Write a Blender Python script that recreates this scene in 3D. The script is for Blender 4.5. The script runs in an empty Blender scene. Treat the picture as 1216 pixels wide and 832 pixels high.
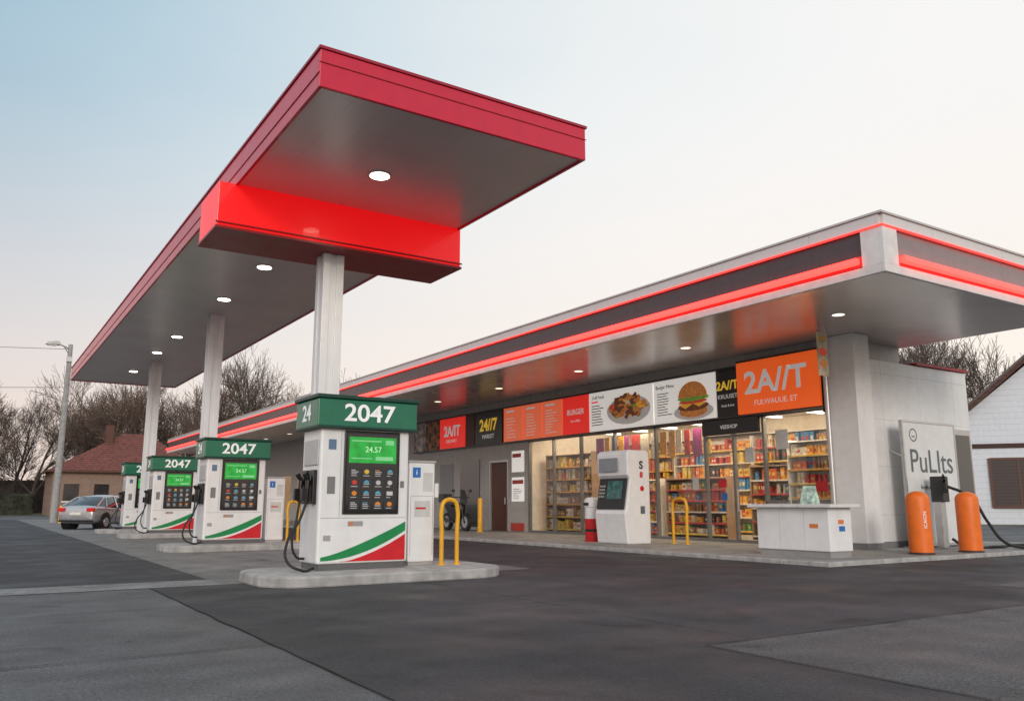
import bpy, bmesh, math, random
from mathutils import Vector, Matrix
random.seed(7)
R=math.radians
scene=bpy.context.scene
col=scene.collection

# ---------------------------------------------------------------- materials
def base_mat(name):
    m=bpy.data.materials.new(name); m.use_nodes=True
    nt=m.node_tree
    return m,nt,nt.nodes['Principled BSDF']
def M(name,c,rough=.5,metal=0,var=.06,scale=5,bump=0,bscale=80,emit=None,es=0,coat=0,seam=None,dirt=0,light=False,seamk=.45,stretch=None,rv=.1):
    m,nt,b=base_mat(name); N=nt.nodes; L=nt.links
    b.inputs['Roughness'].default_value=rough
    b.inputs['Metallic'].default_value=metal
    b.inputs['Coat Weight'].default_value=coat
    tc=N.new('ShaderNodeTexCoord')
    no=N.new('ShaderNodeTexNoise'); no.inputs['Scale'].default_value=scale; no.inputs['Detail'].default_value=2
    if stretch:
        mp0=N.new('ShaderNodeMapping'); mp0.inputs['Scale'].default_value=stretch; L.new(tc.outputs['Object'],mp0.inputs[0]); L.new(mp0.outputs[0],no.inputs['Vector'])
    else: L.new(tc.outputs['Object'],no.inputs['Vector'])
    mr=N.new('ShaderNodeMapRange'); mr.inputs['From Min'].default_value=.3; mr.inputs['From Max'].default_value=.7
    mr.inputs['To Min'].default_value=1-var*1.5; mr.inputs['To Max'].default_value=1+var
    L.new(no.outputs['Fac'],mr.inputs['Value'])
    vm=N.new('ShaderNodeVectorMath'); vm.operation='SCALE'; vm.inputs[0].default_value=c[:3]
    L.new(mr.outputs[0],vm.inputs['Scale'])
    out=vm.outputs[0]
    if seam:
        sx=N.new('ShaderNodeSeparateXYZ'); L.new(tc.outputs['Object'],sx.inputs[0])
        for ax,pitch,w in seam:
            a=N.new('ShaderNodeMath'); a.operation='ADD'; a.inputs[1].default_value=500*pitch+.31
            L.new(sx.outputs[ax],a.inputs[0])
            mo=N.new('ShaderNodeMath'); mo.operation='MODULO'; mo.inputs[1].default_value=pitch
            L.new(a.outputs[0],mo.inputs[0])
            lt=N.new('ShaderNodeMath'); lt.operation='LESS_THAN'; lt.inputs[1].default_value=w
            L.new(mo.outputs[0],lt.inputs[0])
            k=N.new('ShaderNodeMath'); k.operation='MULTIPLY_ADD'; k.inputs[1].default_value=-seamk; k.inputs[2].default_value=1
            L.new(lt.outputs[0],k.inputs[0])
            v2=N.new('ShaderNodeVectorMath'); v2.operation='SCALE'
            L.new(out,v2.inputs[0]); L.new(k.outputs[0],v2.inputs['Scale']); out=v2.outputs[0]
    if dirt:
        n2=N.new('ShaderNodeTexNoise'); n2.inputs['Scale'].default_value=1.2; n2.inputs['Detail'].default_value=4
        mp=N.new('ShaderNodeMapping'); mp.inputs['Scale'].default_value=(3,3,.5)
        L.new(tc.outputs['Object'],mp.inputs[0]); L.new(mp.outputs[0],n2.inputs['Vector'])
        r2=N.new('ShaderNodeMapRange'); r2.inputs['From Min'].default_value=.5; r2.inputs['From Max'].default_value=.75
        r2.inputs['To Min'].default_value=1; r2.inputs['To Max'].default_value=1-dirt
        L.new(n2.outputs['Fac'],r2.inputs['Value'])
        v3=N.new('ShaderNodeVectorMath'); v3.operation='SCALE'
        L.new(out,v3.inputs[0]); L.new(r2.outputs[0],v3.inputs['Scale']); out=v3.outputs[0]
    L.new(out,b.inputs['Base Color'])
    rr=N.new('ShaderNodeMapRange'); rr.inputs['To Min'].default_value=max(.02,rough-rv); rr.inputs['To Max'].default_value=min(1,rough+rv)
    L.new(no.outputs['Fac'],rr.inputs['Value']); L.new(rr.outputs[0],b.inputs['Roughness'])
    if bump:
        nb=N.new('ShaderNodeTexNoise'); nb.inputs['Scale'].default_value=bscale; nb.inputs['Detail'].default_value=2
        L.new(tc.outputs['Object'],nb.inputs['Vector'])
        bu=N.new('ShaderNodeBump'); bu.inputs['Strength'].default_value=bump; bu.inputs['Distance'].default_value=.02
        L.new(nb.outputs['Fac'],bu.inputs['Height']); L.new(bu.outputs[0],b.inputs['Normal'])
    if emit:
        b.inputs['Emission Color'].default_value=(*emit,1); b.inputs['Emission Strength'].default_value=es
    if not light:
        try: m.cycles.emission_sampling='NONE'
        except Exception: pass
    return m
def glass_mat(name,tint=(.94,.96,.96)):
    m=bpy.data.materials.new(name); m.use_nodes=True; nt=m.node_tree; N=nt.nodes; L=nt.links
    N.remove(N['Principled BSDF'])
    t=N.new('ShaderNodeBsdfTransparent'); t.inputs[0].default_value=(*tint,1)
    g=N.new('ShaderNodeBsdfGlossy'); g.inputs['Roughness'].default_value=.02; g.inputs['Color'].default_value=(.9,.9,.9,1)
    f=N.new('ShaderNodeLayerWeight'); f.inputs['Blend'].default_value=.5
    p=N.new('ShaderNodeMath'); p.operation='POWER'; p.inputs[1].default_value=3.5; L.new(f.outputs['Facing'],p.inputs[0])
    q=N.new('ShaderNodeMath'); q.operation='MULTIPLY_ADD'; q.inputs[1].default_value=.55; q.inputs[2].default_value=.06; L.new(p.outputs[0],q.inputs[0])
    mx=N.new('ShaderNodeMixShader'); L.new(q.outputs[0],mx.inputs[0]); L.new(t.outputs[0],mx.inputs[1]); L.new(g.outputs[0],mx.inputs[2])
    L.new(mx.outputs[0],N['Material Output'].inputs['Surface'])
    return m
def ground_mat(name,c,contrast=.25,crack=True,tint=(1,1,1)):
    m,nt,b=base_mat(name); N=nt.nodes; L=nt.links
    tc=N.new('ShaderNodeTexCoord')
    def noise(s,d=3,dist=0,sc=None):
        n=N.new('ShaderNodeTexNoise'); n.inputs['Scale'].default_value=s; n.inputs['Detail'].default_value=d; n.inputs['Distortion'].default_value=dist
        if sc:
            mp=N.new('ShaderNodeMapping'); mp.inputs['Scale'].default_value=sc; L.new(tc.outputs['Object'],mp.inputs[0]); L.new(mp.outputs[0],n.inputs['Vector'])
        else: L.new(tc.outputs['Object'],n.inputs['Vector'])
        return n.outputs['Fac']
    def mr(s,a,b_,lo,hi):
        r=N.new('ShaderNodeMapRange'); r.inputs['From Min'].default_value=a; r.inputs['From Max'].default_value=b_
        r.inputs['To Min'].default_value=lo; r.inputs['To Max'].default_value=hi; L.new(s,r.inputs['Value']); return r.outputs[0]
    def mul(a,b_):
        k=N.new('ShaderNodeMath'); k.operation='MULTIPLY'; L.new(a,k.inputs[0]); L.new(b_,k.inputs[1]); return k.outputs[0]
    big=mr(noise(.28,5,.5),.35,.65,1-contrast,1+contrast)
    mid=mr(noise(1.7,6),.3,.7,.76,1.24)
    streak=mr(noise(1.0,3,0,(.25,2.2,1)),.4,.7,1.05,.88)
    grain=mr(noise(34,3),.3,.7,.64,1.4)
    fine=mr(noise(120,1),.35,.65,.55,1.5)
    v=mul(mul(mul(mul(big,mid),fine),streak),grain)
    sp=mr(noise(1.1,2,1),.62,.70,1,.58); v=mul(v,sp)
    if crack:
        no=N.new('ShaderNodeTexNoise'); no.inputs['Scale'].default_value=1.5; no.inputs['Detail'].default_value=4
        L.new(tc.outputs['Object'],no.inputs['Vector'])
        va=N.new('ShaderNodeVectorMath'); va.operation='SCALE'; va.inputs['Scale'].default_value=.9; L.new(no.outputs['Color'],va.inputs[0])
        vb=N.new('ShaderNodeVectorMath'); L.new(va.outputs[0],vb.inputs[0]); L.new(tc.outputs['Object'],vb.inputs[1])
        vo=N.new('ShaderNodeTexVoronoi'); vo.feature='DISTANCE_TO_EDGE'; vo.inputs['Scale'].default_value=.22
        L.new(vb.outputs[0],vo.inputs['Vector'])
        v=mul(v,mr(vo.outputs['Distance'],.0005,.003,.55,1))
    vm=N.new('ShaderNodeVectorMath'); vm.operation='SCALE'; vm.inputs[0].default_value=(c*tint[0],c*tint[1],c*tint[2]); L.new(v,vm.inputs['Scale'])
    L.new(vm.outputs[0],b.inputs['Base Color'])
    L.new(mr(noise(.9,4),.3,.7,.5,.85),b.inputs['Roughness'])
    bu=N.new('ShaderNodeBump'); bu.inputs['Strength'].default_value=.7; bu.inputs['Distance'].default_value=.015
    L.new(noise(50,3),bu.inputs['Height']); L.new(bu.outputs[0],b.inputs['Normal'])
    return m

mWhite=M('white_paint',(.80,.80,.80),.35,dirt=.06,var=.03,coat=.2)
mColumn=M('column_white',(.76,.77,.79),.4,dirt=.05,var=.02,coat=.1)
mWhiteWall=M('white_cladding',(.76,.76,.76),.5,dirt=.07,var=.03,seam=[('Z',1.15,.012),('X',1.6,.012)],seamk=.3)
mGreyMetal=M('brushed_metal',(.55,.54,.53),.35,.6,var=.05,scale=3)
mAlu=M('aluminium',(.6,.6,.6),.35,.8)
mSoffit=M('soffit_panels',(.72,.675,.65),.32,.3,var=.05,scale=.8,seam=[('X',.41,.010),('Y',3.0,.010)],seamk=.14,rv=.04)
mSoffit2=M('store_soffit_panels',(.62,.56,.53),.24,.5,var=.05,scale=.8,seam=[('Y',1.5,.010),('X',2.2,.010)],seamk=.2,rv=.05)
mRed=M('red_fascia',(.62,.008,.040),.38,coat=.3,seam=[('Y',3.0,.012)],var=.03)
mRedBox=M('red_lit_beam',(.65,.006,.008),.4,emit=(1,.006,.008),es=.6,coat=.2,scale=.8,var=.10,light=True)
mNeon=M('neon_red',(.8,.02,.02),.4,emit=(1,.028,.022),es=6,light=True)
mNeonDim=M('neon_line',(.8,.02,.02),.4,emit=(1,.05,.04),es=1.6)
mDark=M('dark_band',(.035,.035,.04),.35)
mBlack=M('black_plastic',(.012,.012,.013),.3)
mRubber=M('rubber',(.015,.015,.015),.6)
mScreen=M('screen_black',(.008,.009,.012),.12,coat=.6)
mGreen=M('green_header',(.01,.16,.085),.35,coat=.3)
mGreenD=M('dark_green_cap',(.008,.05,.035),.4)
mGreenS=M('green_stripe',(.01,.24,.07),.4)
mRedS=M('red_stripe',(.6,.012,.02),.4)
mDispG=M('green_display',(.02,.25,.04),.3,emit=(.03,.6,.07),es=.35,var=.4,scale=6)
mText=M('white_letters',(.85,.85,.85),.5,emit=(1,1,1),es=.15)
mTextK=M('dark_letters',(.03,.03,.035),.5)
mTextG=M('grey_letters',(.12,.14,.15),.5)
mYel=M('yellow_paint',(.78,.40,.015),.4,dirt=.12)
mOrange=M('orange_paint',(.85,.17,.015),.45,dirt=.1)
mKerb=M('kerb_concrete',(.42,.41,.40),.8,var=.15,bump=.4,bscale=60,dirt=.3)
mLamp=M('lamp_disc',(.9,.9,.85),.5,emit=(1,.9,.72),es=10,light=True)
mLampW=M('lamp_disc_dim',(.9,.9,.85),.5,emit=(1,.85,.65),es=1.6)
mInt=M('interior_wall',(.72,.64,.54),.7)
mFloor=M('interior_floor',(.5,.46,.4),.3)
mBlue=M('blue_label',(.02,.16,.5),.5)
mConc=M('pole_concrete',(.35,.35,.34),.8,var=.15,dirt=.2)
mBrown=M('brown_door',(.10,.035,.02),.5)
mGlass=glass_mat('shop_glass')
mDGlass=M('dark_window',(.02,.022,.025),.08,coat=.5)
mSOr=M('sign_orange',(.88,.13,.02),.45,emit=(1,.13,.015),es=.42)
mSRed=M('sign_red',(.75,.03,.02),.45,emit=(1,.03,.02),es=.42)
mSOr2=M('sign_salmon',(.8,.2,.1),.45,emit=(1,.17,.07),es=.38)
mSBlk=M('sign_black',(.015,.015,.015),.35)
mSWht=M('sign_white',(.8,.79,.76),.45,emit=(1,.97,.92),es=.38)
mPanelW=M('rack_white',(.75,.72,.66),.5)
mYelL=M('yellow_letters',(.85,.55,.06),.5,emit=(1,.65,.06),es=.3)
food=[M('food_bun',(.55,.20,.05),.5,var=.3,scale=12,emit=(.55,.2,.05),es=.25),M('food_meat',(.16,.05,.02),.5,var=.4,scale=20,emit=(.16,.05,.02),es=.25),M('food_lettuce',(.16,.34,.04),.5,var=.3,scale=20,emit=(.16,.34,.04),es=.25),
      M('food_tomato',(.6,.05,.02),.4,emit=(.6,.05,.02),es=.25),M('food_cheese',(.8,.42,.04),.4,emit=(.8,.42,.04),es=.25),M('plate',(.5,.48,.46),.4,emit=(.5,.48,.46),es=.25)]

# ---------------------------------------------------------------- helpers
class Face:
    def __init__(s,o,ux,n,uy=(0,0,1)):
        s.o=Vector(o); s.ux=Vector(ux); s.n=Vector(n); s.uy=Vector(uy)
    def p(s,a,b,off=0): return s.o+s.ux*a+s.uy*b+s.n*off
def FX(x,yl,z): return Face((x,yl,z),(0,-1,0),(-1,0,0))
def FY(xl,y,z): return Face((xl,y,z),(1,0,0),(0,-1,0))

def grp(name,loc=(0,0,0),rz=0):
    e=bpy.data.objects.new(name,None); e.location=loc; e.rotation_euler=(0,0,rz); e.empty_display_size=.3
    col.objects.link(e); return e
class MB:
    def __init__(s): s.v=[];s.f=[];s.m=[]
    def face(s,pts,m=0):
        i=len(s.v); s.v+= [tuple(p) for p in pts]; s.f.append(tuple(range(i,i+len(pts)))); s.m.append(m)
    def box(s,x0,x1,y0,y1,z0,z1,m=0):
        i=len(s.v)
        s.v+=[(x0,y0,z0),(x1,y0,z0),(x1,y1,z0),(x0,y1,z0),(x0,y0,z1),(x1,y0,z1),(x1,y1,z1),(x0,y1,z1)]
        for q in ((3,2,1,0),(4,5,6,7),(0,1,5,4),(1,2,6,5),(2,3,7,6),(3,0,4,7)):
            s.f.append(tuple(i+k for k in q)); s.m.append(m)
    def prism(s,pts,vec,m=0,m2=None):
        i=len(s.v); n=len(pts); vec=Vector(vec)
        s.v+=[tuple(p) for p in pts]+[tuple(Vector(p)+vec) for p in pts]
        s.f.append(tuple(range(i,i+n))); s.m.append(m)
        s.f.append(tuple(range(i+2*n-1,i+n-1,-1))); s.m.append(m)
        for k in range(n):
            a=i+k;b=i+(k+1)%n; s.f.append((a,b,b+n,a+n)); s.m.append(m if m2 is None else m2)
    def fbox(s,F,a0,a1,b0,b1,o0,o1,m=0):
        s.prism([F.p(a0,b0,o0),F.p(a1,b0,o0),F.p(a1,b1,o0),F.p(a0,b1,o0)],F.n*(o1-o0),m)
    def fpoly(s,F,pts,o0,o1,m=0):
        s.prism([F.p(a,b,o0) for a,b in pts],F.n*(o1-o0),m)
    def fell(s,F,ca,cb,ra,rb,o0,o1,m=0,a0=0,a1=360,n=24,jit=0):
        pts=[]
        for k in range(n+(0 if a1-a0>=360 else 1)):
            t=R(a0+(a1-a0)*k/n); j=1+random.uniform(-jit,jit); pts.append((ca+ra*math.cos(t)*j,cb+rb*math.sin(t)*j))
        s.fpoly(F,pts,o0,o1,m)
    def tube(s,p0,p1,r0,r1,n=8,m=0,caps=True):
        p0=Vector(p0);p1=Vector(p1);d=(p1-p0).normalized()
        u=d.cross(Vector((0,0,1)));
        if u.length<.01: u=d.cross(Vector((1,0,0)))
        u.normalize(); w=d.cross(u); i=len(s.v)
        for p,r in((p0,r0),(p1,r1)):
            for k in range(n):
                t=2*math.pi*k/n; s.v.append(tuple(p+u*math.cos(t)*r+w*math.sin(t)*r))
        for k in range(n):
            a=i+k;b=i+(k+1)%n; s.f.append((a,b,b+n,a+n)); s.m.append(m)
        if caps:
            s.f.append(tuple(range(i+n-1,i-1,-1))); s.m.append(m)
            s.f.append(tuple(range(i+n,i+2*n))); s.m.append(m)
    def lathe(s,cx,cy,prof,n=20,m=0):
        i=len(s.v)
        for r,z in prof:
            for k in range(n):
                t=2*math.pi*k/n; s.v.append((cx+r*math.cos(t),cy+r*math.sin(t),z))
        for j in range(len(prof)-1):
            for k in range(n):
                a=i+j*n+k;b=i+j*n+(k+1)%n; s.f.append((a,b,b+n,a+n)); s.m.append(m)
        s.f.append(tuple(range(i+(len(prof)-1)*n,i+len(prof)*n))); s.m.append(m)
    def make(s,name,mats,parent=None,bevel=0,smooth=False,recalc=True):
        if not isinstance(mats,(list,tuple)): mats=[mats]
        off=Vector(parent.location) if parent else Vector((0,0,0))
        me=bpy.data.meshes.new(name)
        me.from_pydata([tuple(Vector(v)-off) for v in s.v],[],s.f)
        for mm in mats: me.materials.append(mm)
        for p,k in zip(me.polygons,s.m): p.material_index=k; p.use_smooth=smooth
        if recalc:
            bm=bmesh.new(); bm.from_mesh(me); bmesh.ops.recalc_face_normals(bm,faces=bm.faces); bm.to_mesh(me); bm.free()
        o=bpy.data.objects.new(name,me); col.objects.link(o)
        if parent: o.parent=parent
        if bevel:
            b=o.modifiers.new('bev','BEVEL'); b.width=bevel; b.segments=2; b.limit_method='ANGLE'; b.angle_limit=R(40)
        if smooth and bevel==0:
            try: me.set_sharp_from_angle(angle=R(40))
            except Exception: pass
        return o
def text(F,a,b,size,s,mat,parent,off=.006,name='lettering',sx=1,bold=0.0,align='CENTER'):
    c=bpy.data.curves.new(name,'FONT'); c.body=s; c.size=size; c.align_x=align; c.align_y='CENTER'; c.extrude=.003; c.offset=bold
    c.materials.append(mat)
    o=bpy.data.objects.new(name,c); col.objects.link(o)
    loc=F.p(a,b,off)-(Vector(parent.location) if parent else Vector((0,0,0)))
    m=Matrix((F.ux*sx,F.uy,F.n)).transposed().to_4x4(); m.translation=loc
    if parent: o.parent=parent
    o.matrix_basis=m
    return o
def curve(name,pts,r,mat,parent,cyclic=False):
    c=bpy.data.curves.new(name,'CURVE'); c.dimensions='3D'; c.bevel_depth=r; c.bevel_resolution=3; c.resolution_u=10
    sp=c.splines.new('BEZIER'); sp.bezier_points.add(len(pts)-1)
    off=Vector(parent.location) if parent else Vector((0,0,0))
    for bp,p in zip(sp.bezier_points,pts):
        bp.co=Vector(p)-off; bp.handle_left_type='AUTO'; bp.handle_right_type='AUTO'
    sp.use_cyclic_u=cyclic; c.materials.append(mat)
    o=bpy.data.objects.new(name,c); col.objects.link(o)
    if parent: o.parent=parent
    return o

# ---------------------------------------------------------------- world
SUN_AZ=R(205); SUN_EL=R(18)
w=bpy.data.worlds.new("World"); scene.world=w; w.use_nodes=True
nt=w.node_tree; N=nt.nodes; L=nt.links
bg=N['Background']; bg.inputs['Strength'].default_value=1
sky=N.new('ShaderNodeTexSky'); sky.sky_type='NISHITA'; sky.sun_disc=False; sky.sun_elevation=SUN_EL; sky.sun_rotation=SUN_AZ
sky.dust_density=2.5
sc=N.new('ShaderNodeVectorMath'); sc.operation='SCALE'; sc.inputs['Scale'].default_value=.02; L.new(sky.outputs[0],sc.inputs[0])
tc=N.new('ShaderNodeTexCoord')
sep=N.new('ShaderNodeSeparateXYZ'); L.new(tc.outputs['Generated'],sep.inputs[0])
dt=N.new('ShaderNodeVectorMath'); dt.operation='DOT_PRODUCT'; dt.inputs[1].default_value=(.978,.208,-.12); L.new(tc.outputs['Generated'],dt.inputs[0])
nz=N.new('ShaderNodeTexNoise'); nz.inputs['Scale'].default_value=1.6; nz.inputs['Detail'].default_value=5
mpw=N.new('ShaderNodeMapping'); mpw.inputs['Scale'].default_value=(1,1,3.5); L.new(tc.outputs['Generated'],mpw.inputs[0]); L.new(mpw.outputs[0],nz.inputs['Vector'])
na=N.new('ShaderNodeMath'); na.operation='MULTIPLY_ADD'; na.inputs[1].default_value=.22; L.new(nz.outputs['Fac'],na.inputs[0]); 
L.new(dt.outputs['Value'],na.inputs[2])
mr=N.new('ShaderNodeMapRange'); mr.inputs['From Min'].default_value=-.89; mr.inputs['From Max'].default_value=1.11; L.new(na.outputs[0],mr.inputs['Value'])
cr=N.new('ShaderNodeValToRGB'); L.new(mr.outputs[0],cr.inputs[0])
e=cr.color_ramp.elements; e[0].position=0; e[0].color=(.76,.80,.84,1); e[1].position=1; e[1].color=(.93,.90,.86,1)
for pos,c in((.35,(.58,.66,.74,1)),(.53,(.34,.49,.58,1)),(.60,(.43,.57,.65,1)),(.70,(.62,.71,.75,1)),(.80,(.81,.83,.82,1)),(.89,(.91,.89,.86,1))):
    x=e.new(pos); x.color=c
hz=N.new('ShaderNodeMapRange'); hz.inputs['From Min'].default_value=0; hz.inputs['From Max'].default_value=.50
hz.inputs['To Min'].default_value=1; hz.inputs['To Max'].default_value=0; hz.interpolation_type='SMOOTHSTEP'; L.new(sep.outputs['Z'],hz.inputs['Value'])
hc=N.new('ShaderNodeMix'); hc.data_type='RGBA'; hr=N.new('ShaderNodeMapRange'); hr.inputs['From Min'].default_value=.2; hr.inputs['From Max'].default_value=.95
L.new(dt.outputs['Value'],hr.inputs['Value']); L.new(hr.outputs[0],hc.inputs['Factor']); hc.inputs['A'].default_value=(.80,.65,.58,1); hc.inputs['B'].default_value=(.95,.82,.70,1)
mx=N.new('ShaderNodeMix'); mx.data_type='RGBA'; L.new(hz.outputs[0],mx.inputs['Factor']); L.new(cr.outputs[0],mx.inputs['A']); L.new(hc.outputs['Result'],mx.inputs['B'])
ad=N.new('ShaderNodeVectorMath'); L.new(mx.outputs['Result'],ad.inputs[0]); L.new(sc.outputs[0],ad.inputs[1])
L.new(ad.outputs[0],bg.inputs['Color'])
sl=bpy.data.lights.new('sun','SUN'); sl.energy=1.25; sl.angle=R(16); sl.color=(1,.93,.86)
so=bpy.data.objects.new('sun',sl); col.objects.link(so)
sd=Vector((math.sin(SUN_AZ)*math.cos(SUN_EL),math.cos(SUN_AZ)*math.cos(SUN_EL),math.sin(SUN_EL)))
so.rotation_euler=sd.to_track_quat('Z','Y').to_euler()

# ---------------------------------------------------------------- ground
def sheet(name,x0,x1,y0,y1,z,mat):
    b=MB(); b.face([(x0,y0,z),(x1,y0,z),(x1,y1,z),(x0,y1,z)]); return b.make(name,mat)
mAsph=ground_mat('asphalt_mid',.098,.2,tint=(1,1.0,1.02))
mAsphD=ground_mat('asphalt_dark',.034,.28,tint=(1,1.02,1.14))
mAsphP=ground_mat('asphalt_patch_light',.078,.2,tint=(1,.99,1.0))
mConcG=ground_mat('concrete_slab',.18,.15,crack=False,tint=(1,.98,.96))
mPale=ground_mat('concrete_strip',.22,.15,crack=False)
mGrass=ground_mat('dry_grass',.09,.3,crack=False,tint=(1.1,1.0,.6))
mApron=ground_mat('apron_concrete',.26,.12,crack=False,tint=(1.05,1,.94))
sheet('ground',-1500,1500,-1500,1500,-.004,mGrass)
sheet('forecourt_asphalt',-60,44,-40,92,0,mAsph)
sheet('asphalt_patch',2.15,44,4.9,12.15,.004,mAsphD)
sheet('asphalt_patch',2.15,5.0,-30,4.9,.004,mAsphD)
sheet('asphalt_patch',5.0,44,-30,4.9,.004,mAsphP)
sheet('asphalt_patch',8.3,12.9,12.15,70,.004,mAsphD)
sheet('asphalt_patch',-30,3.1,13.05,70,.004,mAsphD)
sheet('concrete_pavement',3.1,8.3,12.15,70,.006,mConcG)
sheet('concrete_pavement',-60,3.1,12.15,13.05,.006,mPale)
sheet('concrete_pavement',11.9,16.5,5.3,6.3,.008,mAsphP)
sheet('asphalt_patch',-6,0.2,9.7,12.1,.004,ground_mat('asphalt_worn',.075,.2,tint=(1,1,1.05)))
mJoint=M('tar_joint',(.02,.02,.02),.7)
b=MB()
rj=random.Random(4)
def joint(p0,p1,wd):
    p0=Vector(p0);p1=Vector(p1);d=(p1-p0);n=int(d.length/.35)+1; s=Vector((-d.y,d.x)).normalized()
    prev=None
    for k in range(n+1):
        p=p0+d*k/n+s*rj.uniform(-.012,.012); ww=wd*rj.uniform(.4,1.2)
        a=(p+s*ww,p-s*ww)
        if prev: b.face([(prev[0].x,prev[0].y,.012),(prev[1].x,prev[1].y,.012),(a[1].x,a[1].y,.012),(a[0].x,a[0].y,.012)])
        prev=a
for j in(((2.15,-5),(2.15,12.1),.012),((5,-5),(5,4.9),.010),((5,4.9),(30,4.9),.010),((5.6,5.0),(5.6,11.0),.006),((2.2,8),(12.8,8),.006),((-20,6.8),(2.1,6.8),.010),((-1.2,-5),(-1.2,12.1),.010),((9.3,-5),(9.3,4.8),.008),((3.1,17),(8.3,17),.008),((-20,9.7),(2.1,9.7),.006)): joint(*j)
b.make('pavement_joints',mJoint)

g=grp('shop_pavement',(12.9,9.6,0))
b=MB(); b.box(13.05,24,9.75,71,.0,.08); b.make('slab',mApron,g)
b=MB()
y=9.6
while y<71: b.box(12.9,13.05,y,min(71,y+.99),-.01,.085); y+=1
x=13.06
while x<24: b.box(x,min(24,x+.99),9.6,9.75,-.01,.085); x+=1
b.make('kerb',mKerb,g,bevel=.015)

# ---------------------------------------------------------------- fuel pump canopy
g=grp('fuel_canopy',(5.15,23.7,0))
X0,X1,Y0,Y1=3.1,7.2,9.1,38.3
b=MB(); b.box(X0+.04,X1-.04,Y0+.04,Y1-.04,6.13,6.5); b.make('soffit',mSoffit,g)
b=MB(); b.box(X0,X1,Y0,Y0+.05,6.1,6.6); b.box(X0,X0+.05,Y0+.052,Y1,6.1,6.6); b.box(X1-.05,X1,Y0+.052,Y1,6.1,6.6); b.box(X0+.052,X1-.052,Y1-.05,Y1,6.1,6.6)
b.make('fascia',mRed,g,bevel=.01)
b=MB(); b.box(X0-.02,X1+.02,Y0-.02,Y1+.02,6.602,6.64); b.box(X0-.012,X1+.012,Y0-.012,Y0-.002,6.42,6.43); b.box(X0-.012,X0-.002,Y0,Y1,6.29,6.30)
b.make('cap_trim',M('dark_red_trim',(.36,.01,.03),.4),g)
b=MB(); b.box(2.85,7.22,12.9,14.1,5.40,6.126); b.make('sign_beam',mRedBox,g,bevel=.015)
b=MB(); b.box(2.83,7.24,12.88,14.12,5.36,5.398); b.box(2.83,7.24,12.86,12.895,5.44,5.46); b.make('beam_trim',M('beam_trim',(.35,.01,.012),.4),g)
for i,(cx,cy,top) in enumerate(((4.93,13.45,5.36),(5.2,22.8,6.13),(5.28,31.9,6.13))):
    b=MB(); b.box(cx-.15,cx+.15,cy-.15,cy+.15,0,top)
    for sx in(-1,1):
        for sy in (-1,1):
            ax,ay=cx+sx*.185,cy+sy*.185
            b.box(min(ax,ax-sx*.13),max(ax,ax-sx*.13),min(ay,ay-sy*.13),max(ay,ay-sy*.13),0,top-.001)
    b.box(cx-.3,cx+.3,cy-.3,cy+.3,-.01,.03)
    b.make('column_%d'%(i+1),mColumn,g,bevel=.008)
b=MB();b2=MB()
for y in(11.35,17.4,20.8,26.4,29.6,34.4):
    for rr,bb,z in((.15,b,6.112),(.20,b2,6.118)):
        bb.lathe(4.9,y,[(rr*.98,6.14),(rr,z),(.001,z)],20)
b.make('downlight_lens',mLamp,g); b2.make('downlight_ring',mAlu,g)
for y in(11.35,17.4,26.4):
    l=bpy.data.lights.new('canopy_lamp','SPOT'); l.energy=130; l.spot_size=R(150); l.spot_blend=.6; l.color=(1,.88,.7); l.shadow_soft_size=.15
    o=bpy.data.objects.new('lamp',l); o.location=(4.9-5.15,y-23.7,6.09); o.parent=g; col.objects.link(o)

# ---------------------------------------------------------------- islands
def island(px,py):
    g=grp('pump_island',(px+1.0,py,0))
    x0,x1,y0,y1=px-.92,px+2.9,py-.78,py+1.12
    r=.62; pts=[]
    for cx,cy,a in((x1-r,y1-r,0),(x0+r,y1-r,90),(x0+r,y0+r,180),(x1-r,y0+r,270)):
        for k in range(9):
            t=R(a+k*90/8); pts.append((cx+r*math.cos(t),cy+r*math.sin(t),-.01))
    b=MB(); b.prism(pts,(0,0,.16)); b.make('kerb_slab',mKerb,g,bevel=.03)
PUMPS=[(4.31,11.84),(4.85,21.2),(5.2,30.2),(5.15,35.6)]
for p in PUMPS: island(*p)

# ---------------------------------------------------------------- fuel pump (local, then copied)
proto=grp('fuel_pump',(0,0,0))
b=MB(); b.box(0,1.44,0,.78,.09,2.08); b.make('cabinet',mWhite,proto,bevel=.035)
b=MB(); b.box(.04,1.40,.03,.75,0,.088); b.make('plinth',M('plinth_grey',(.12,.12,.12),.6),proto)
b=MB(); b.box(-.10,1.52,-.10,.88,2.082,2.50); b.make('header',mGreen,proto,bevel=.02)
b=MB(); b.box(-.13,1.55,-.13,.91,2.502,2.56); b.box(-.11,1.53,-.11,.89,2.06,2.10); b.make('header_cap',mGreenD,proto,bevel=.01)
mSeamL=M('panel_gap',(.2,.2,.2),.6)
F=FY(0,0,0); FH=FY(0,-.10,0)
b=MB(); b.fbox(F,.04,1.40,.745,.751,-.001,.0015); b.fbox(F,.318,.323,.76,2.05,-.001,.0015)
b.fbox(F,1.30,1.36,1.2,1.3,.001,.008); b.fbox(F,.12,.24,1.1,1.35,.001,.006)
b.make('panel_gaps',mSeamL,proto)
text(FH,.72,2.29,.36,'2047',mText,proto,name='header_lettering',bold=.006,sx=1.15)
FL=Face((-.10,.88,0),(0,-1,0),(-1,0,0)); text(FL,.5,2.29,.34,'24',mText,proto,name='side_lettering',bold=.006,sx=1.1)
b=MB(); b.fbox(F,.36,1.27,.80,2.04,0,.03); b.make('screen_bezel',mBlack,proto,bevel=.015)
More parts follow.
